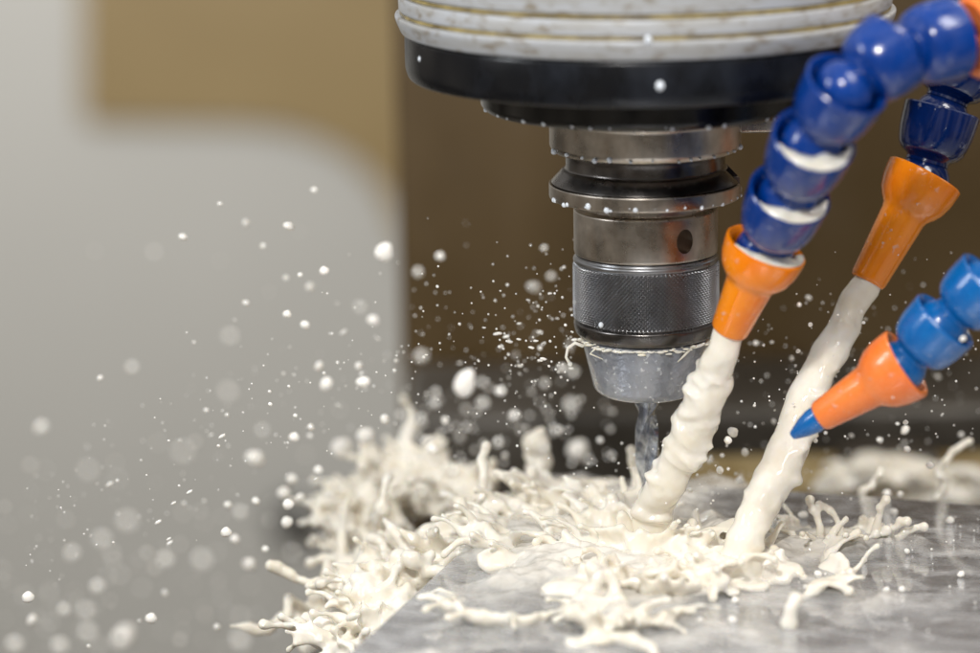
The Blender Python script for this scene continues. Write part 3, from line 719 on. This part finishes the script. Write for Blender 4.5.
# ------------------------------------------------------------------ droplets
DM = []
for k in range(5):
    bm = bmesh.new(); bmesh.ops.create_icosphere(bm, subdivisions=3 if k < 3 else 2, radius=1)
    for v in bm.verts: v.co *= 1+.16*noise.noise(v.co*1.1+Vector((k*7, 0, 0)))
    for v in bm.verts: v.co.x *= (1, 1.12, 1.3, 1.0, 2.3)[k]
    me = mesh_from(bm, 'droplet'); me.materials.append(M['drop']); me.polygons.foreach_set('use_smooth', [True]*len(me.polygons)); DM.append(me)
cnt = {'n': 0}
def droplet(px, py, Y, rpx, label, group, kind=None, rot=None, mat=None, el=None):
    me = DM[rnd.choice((0, 1, 1, 2, 3)) if kind is None else kind]
    o = bpy.data.objects.new('coolant_droplet', me); COL.objects.link(o); o.location = at(px, py, Y)
    s = rpx/PXU; o.scale = (s, s, s*(el or 1)); o.rotation_euler = (0, R(rot if rot is not None else rnd.uniform(-60, 60)), 0)
    cnt['n'] += 1; return tag(o, label, 'droplet', group)
LAB = {
 'gb': ('bright white coolant droplet in focus in the air before the grey wall', 'bright droplets before the grey wall'),
 'gf': ('faint blurred coolant droplet hanging before the grey wall', 'faint blurred droplets before the grey wall'),
 'bb': ('large soft white coolant droplet before the brown panel left of the nut', 'large droplets left of the nut'),
 'bs': ('tiny sharp coolant droplet before the brown panel left of the nut', 'tiny droplets left of the nut'),
 'gs': ('tiny sharp coolant droplet streaming left across the grey wall', 'tiny droplets before the grey wall'),
 'rs': ('tiny coolant droplet flying between the hoses right of the nut', 'tiny droplets right of the nut'),
 'ps': ('small coolant droplet just above the steel plate', 'small droplets over the steel plate'),
}
bright_grey = [(183, 237, 5), (246, 223, 4.5), (263, 246, 3), (220, 204, 3), (314, 190, 3), (324, 271, 6), (310, 287, 6), (286, 278, 4), (300, 275, 3), (246, 303, 4), (287, 314, 5), (305, 325, 6),
 (373, 320, 6), (100, 378, 3), (319, 366, 6), (326, 384, 7), (363, 382, 7), (359, 366, 6), (227, 415, 3), (294, 437, 6), (311, 427, 5), (385, 419, 7), (292, 479, 8), (284, 493, 9), (288, 504, 7), (287, 522, 8),
 (228, 505, 6), (256, 501, 6), (226, 532, 7), (235, 539, 7), (151, 618, 7), (28, 597, 8), (32, 620, 7), (165, 593, 4), (265, 549, 4), (217, 627, 5), (300, 497, 5), (318, 470, 5), (330, 495, 5), (340, 560, 4), (323, 535, 5)]
for x, y, r in bright_grey: droplet(x, y, rnd.choice((-1, 1))*rnd.uniform(.2, 1.1), r*.74, *LAB['gb'])
faint_grey = [(300, 232, 4), (154, 252, 4), (95, 251, 5), (220, 261, 4), (269, 292, 4), (360, 307, 5), (230, 336, 6), (132, 367, 6), (228, 392, 7), (30, 465, 8), (41, 427, 8), (115, 463, 7), (158, 443, 7), (195, 442, 8),
 (147, 553, 9), (155, 568, 9), (165, 559, 8), (88, 632, 8), (15, 644, 9), (2, 570, 9), (72, 553, 7), (102, 539, 8), (127, 521, 8), (183, 513, 8), (113, 560, 8), (97, 586, 8), (64, 609, 7), (66, 520, 8), (183, 452, 7), (45, 470, 6), (88, 470, 6),
 (200, 511, 6), (240, 512, 7), (5, 507, 6), (50, 590, 6), (85, 610, 7), (110, 600, 6), (202, 560, 8), (250, 585, 7), (270, 520, 7), (180, 545, 8), (120, 640, 9), (60, 645, 9), (180, 640, 9), (240, 640, 8), (205, 615, 8), (340, 410, 6), (305, 455, 6), (262, 430, 5)]
for x, y, r in faint_grey: droplet(x, y, rnd.choice((-2.6, -2.2, 2.6, 3.2, 3.6))*rnd.uniform(.8, 1.1), r*.47, *LAB['gf'])
big_brown = [(418, 272, 7), (440, 256, 7), (544, 248, 4), (551, 276, 5), (489, 388, 7), (500, 391, 7), (540, 348, 4), (516, 355, 5), (421, 356, 7), (460, 437, 9), (483, 403, 7), (466, 409, 8), (514, 415, 6), (521, 430, 7), (571, 405, 9),
 (540, 402, 5), (562, 368, 6), (573, 372, 6), (412, 449, 9), (432, 449, 9), (427, 394, 4), (464, 465, 8), (445, 420, 6), (505, 455, 6), (498, 440, 5), (560, 430, 6), (440, 400, 5), (550, 420, 5), (475, 450, 6), (600, 440, 5), (612, 455, 6), (570, 345, 4)]
for x, y, r in big_brown: droplet(x, y, rnd.choice((-1, 1))*rnd.uniform(.7, 2.0), r*.5, *LAB['bb'])
for x, y, Y, r, el, lb in ((289, 226, .3, 6, .8, 'plump egg shaped bright droplet, widest of the topmost cluster before the grey wall'), (384, 252, -.8, 8, 1.3, 'large oval white coolant drop at the right edge of the grey wall'),
   (366, 436, .9, 10, 1.05, 'large round cream coolant drop before the grey wall near the spill'), (342, 448, 1.3, 12, 1.1, 'biggest soft cream coolant drop above the spill before the grey wall'), (255, 458, 1.1, 11, .9, 'broad soft coolant drop alone left of the spill'),
   (249, 564, .7, 8, 1.0, 'round white coolant drop left of the club shaped strand'), (126, 634, 2.0, 13, 1.1, 'large blurred cream drop at the bottom before the grey wall'), (465, 383, -1.1, 9, 1.7, 'tall oval white coolant drop left of the nut above the spill'),
   (534, 287, 1.0, 8, .85, 'tilted cream coolant drop level with the knurled nut, before the brown panel'), (578, 450, 1.7, 12, 1.2, 'large blurred tan coolant drop under the nut at left of the drill')):
    droplet(x, y, Y, r*.9, lb, None, 1, 20, el=el)
n_small = {'bs': 0}
for k in range(60):
    x = 575-abs(rnd.gauss(0, 85)); 
    if x < 400: x = rnd.uniform(402, 570)
    y = 345+(575-x)*.0+rnd.gauss(0, 30); droplet(x, y, rnd.gauss(0, .35), rnd.uniform(.8, 1.6), *LAB['bs'], rot=rnd.uniform(-15, 15), kind=rnd.choice((0, 3, 4)))
for k in range(45):
    f = rnd.random(); x = 400-f*340; y = 350+f*200+rnd.gauss(0, 26+40*f); droplet(x, y, rnd.gauss(0, .5), rnd.uniform(1.0, 2.2), *LAB['gs'], rot=-32, kind=rnd.choice((0, 3, 4)))
for k in range(42):
    x = rnd.uniform(742, 980); y = rnd.choice((rnd.gauss(350, 38), rnd.uniform(420, 465))); droplet(x, y, rnd.gauss(.2, .4), rnd.uniform(1.1, 2.8), *LAB['rs'])
for x, y, r in [(700, 505, 3), (733, 432, 5), (728, 440, 4), (745, 452, 4), (740, 480, 4), (772, 520, 5), (780, 532, 6), (785, 517, 3), (803, 515, 4), (894, 512, 4), (890, 528, 5), (888, 540, 4), (864, 560, 3), (950, 520, 4), (961, 574, 3), (907, 551, 3), (886, 590, 3), (902, 589, 3), (830, 580, 3), (806, 587, 2.5), (818, 574, 4),
   (733, 620, 4), (735, 600, 3.5), (700, 620, 3), (640, 615, 3), (887, 493, 4), (900, 494, 3), (905, 430, 4), (880, 440, 3), (930, 465, 4), (690, 490, 3), (720, 470, 4), (710, 460, 3)]:
    droplet(x, y, min(atz(x, max(y, 470)+3, ZP).y, .7) if y > 500 else rnd.uniform(-.3, .5), r, *LAB['ps'])
# fine spray nobody could count
bm = bmesh.new()
def mist(x, y, Y, r): ball(bm, at(x, y, Y), r/PXU, 1)
for k in range(260): mist(575-abs(rnd.gauss(0, 95)), 345+rnd.gauss(0, 45), rnd.gauss(0, .5), rnd.uniform(.6, 1.3))
for k in range(230): f = rnd.random(); mist(400-f*380, 360+f*180+rnd.gauss(0, 50), rnd.gauss(0, .7), rnd.uniform(.5, 1.2))
for k in range(90): mist(rnd.uniform(0, 330), 653-abs(rnd.gauss(0, 70)), rnd.choice((-2.5, 2.6, 3.2)), rnd.uniform(1.2, 3.0))
for k in range(70): mist(rnd.uniform(400, 620), rnd.gauss(425, 28), rnd.choice((-1.6, 1.4, 1.9)), rnd.uniform(1.5, 3.6))
for k in range(260): mist(rnd.uniform(735, 985), rnd.gauss(350, 48), rnd.gauss(.2, .5), rnd.uniform(.5, 1.3))
for k in range(180): mist(rnd.gauss(690, 80), rnd.gauss(470, 28), rnd.gauss(.2, .4), rnd.uniform(.5, 1.7))
for k in range(120): x = rnd.uniform(560, 980); y = rnd.uniform(500, 640); bm_p = atz(x, y, ZP+.006); ball(bm, bm_p, rnd.uniform(.6, 1.6)/PXU, 1)
sp = link('coolant_spray', mesh_from(bm, 'coolant_spray'), M['drop'], None, 180)
tag(sp, 'fine coolant spray filling the air round the nut and over the plate', 'spray', None, 'stuff')

# beads hanging on the rims of the turned rings
bm = bmesh.new(); bmesh.ops.create_icosphere(bm, subdivisions=2, radius=1); BD = mesh_from(bm, 'bead'); BD.materials.append(M['bead']); BD.polygons.foreach_set('use_smooth', [True]*len(BD.polygons))
for r, z, n_, lb, gp in ((Rn*.985, z_nb+.012, 17, 'coolant bead hanging from the rim of the black nose ring', 'beads on the black nose ring'), (Rs*.985, z_s1+.012, 16, 'coolant bead hanging from the rim of the steel spindle nose', 'beads on the spindle nose'),
                     (Rf*.99, zb+.010, 20, 'coolant bead hanging from the rim of the tool holder flange', 'beads on the flange')):
    for k in range(n_):
        a = R(-168)+R(156)*(k+rnd.uniform(-.6, .6))/(n_-1); s = rnd.choice((.0035, .005, .006, .0075, .009))*rnd.uniform(.85, 1.15)
        o = bpy.data.objects.new('coolant_bead', BD); COL.objects.link(o); o.location = (r*math.cos(a), r*math.sin(a), z+rnd.gauss(0, .003)); o.scale = (s*1.1, s*1.1, s*rnd.uniform(.8, 1.3)); tag(o, lb, 'bead', gp)
for x, y, rad, r, lb in ((660, 86, Rb, 4.2, 'largest coolant bead stuck on the front of the black band'), (421, 59, Rb, 3, 'coolant bead on the far left of the black band'), (648, 40, Rh, 3.5, 'clear coolant bead on the front of the white housing'),
                     (601, 325, Rq, 2.6, 'bead at the lower edge of the knurled band')):
    w = at(x, y, 0).x; w = max(-rad*.985, min(rad*.985, w)); p = at(x, y, -math.sqrt(max(0, rad*rad-w*w)))
    o = bpy.data.objects.new('coolant_bead', BD); COL.objects.link(o); o.location = p; s = r/PXU; o.scale = (s, s, s*1.15); tag(o, lb, 'bead')

# ------------------------------------------------------------------ light
w = bpy.data.worlds.new('World'); sc.world = w; w.use_nodes = True
nt = w.node_tree; bg = nt.nodes['Background']; bg.inputs['Strength'].default_value = .66
tc = nt.nodes.new('ShaderNodeTexCoord'); sx = nt.nodes.new('ShaderNodeSeparateXYZ'); nt.links.new(tc.outputs['Generated'], sx.inputs[0])
rp = nt.nodes.new('ShaderNodeValToRGB'); mr = nt.nodes.new('ShaderNodeMapRange'); mr.inputs['From Min'].default_value = -1; nt.links.new(sx.outputs['Z'], mr.inputs['Value']); nt.links.new(mr.outputs[0], rp.inputs[0])
e = rp.color_ramp.elements; e[0].position = .30; e[0].color = (.17, .15, .125, 1); e[1].position = .85; e[1].color = (.50, .50, .50, 1)
x_ = rp.color_ramp.elements.new(.52); x_.color = (.20, .18, .155, 1)
mp = nt.nodes.new('ShaderNodeMapping'); mp.inputs['Scale'].default_value = (3.2, 3.2, .7); nt.links.new(tc.outputs['Generated'], mp.inputs['Vector'])
nz = nt.nodes.new('ShaderNodeTexNoise'); nz.inputs['Scale'].default_value = 1.6; nz.inputs['Detail'].default_value = 2; nt.links.new(mp.outputs[0], nz.inputs['Vector'])
r2 = nt.nodes.new('ShaderNodeValToRGB'); e2 = r2.color_ramp.elements; e2[0].position = .40; e2[0].color = (.25, .235, .21, 1); e2[1].position = .64; e2[1].color = (3.4, 3.4, 3.4, 1); nt.links.new(nz.outputs['Fac'], r2.inputs[0])  # noise bands added to give the metal bright streak reflections
mu = nt.nodes.new('ShaderNodeMix'); mu.data_type = 'RGBA'; mu.blend_type = 'MULTIPLY'; mu.inputs[0].default_value = 1; nt.links.new(rp.outputs[0], mu.inputs[6]); nt.links.new(r2.outputs[0], mu.inputs[7])
nt.links.new(mu.outputs[2], bg.inputs['Color'])
def area(name, loc, look, size, power, col=(1, 1, 1), size_y=None):
    L = bpy.data.lights.new(name, 'AREA'); L.energy = power; L.color = col; L.size = size
    if size_y: L.shape = 'RECTANGLE'; L.size_y = size_y
    o = bpy.data.objects.new(name, L); COL.objects.link(o); o.location = loc
    o.rotation_euler = (Vector(look)-Vector(loc)).to_track_quat('-Z', 'Y').to_euler(); return o
area('flash_lamp', (-1.9, -8.3, 6.4), (0, 0, -.2), .6, 685, (1, .985, .96))
area('right_fill', (3.2, -3.0, 6.0), (0.3, 0, -.4), 1.6, 200, (1, .97, .93), 3.0)  # added soft fill from the right, no actual fixture
area('side_lamp', (-5.5, -2.2, 3.2), (0, 0, 0), 1.2, 150, (.92, .96, 1), 2.6)
area('wall_fill', (-6.5, 9.0, 5.5), (-6.5, 26, -9.5), 6, 3300, (1, .98, .95))  # unseen fill added to brighten the grey wall
area('panel_fill', (3.5, 1.8, 6), (2.0, 4.8, 0), 2, 150, (1, .92, .82))  # added warm top light for the brown panel behind

sc.render.engine = 'CYCLES'
sc.view_settings.view_transform = 'Standard'; sc.view_settings.look = 'None'; sc.view_settings.exposure = 0; sc.view_settings.gamma = 1
sc.cycles.max_bounces = 8; sc.cycles.transparent_max_bounces = 8
print('droplets', cnt['n'], 'ZP', ZP)
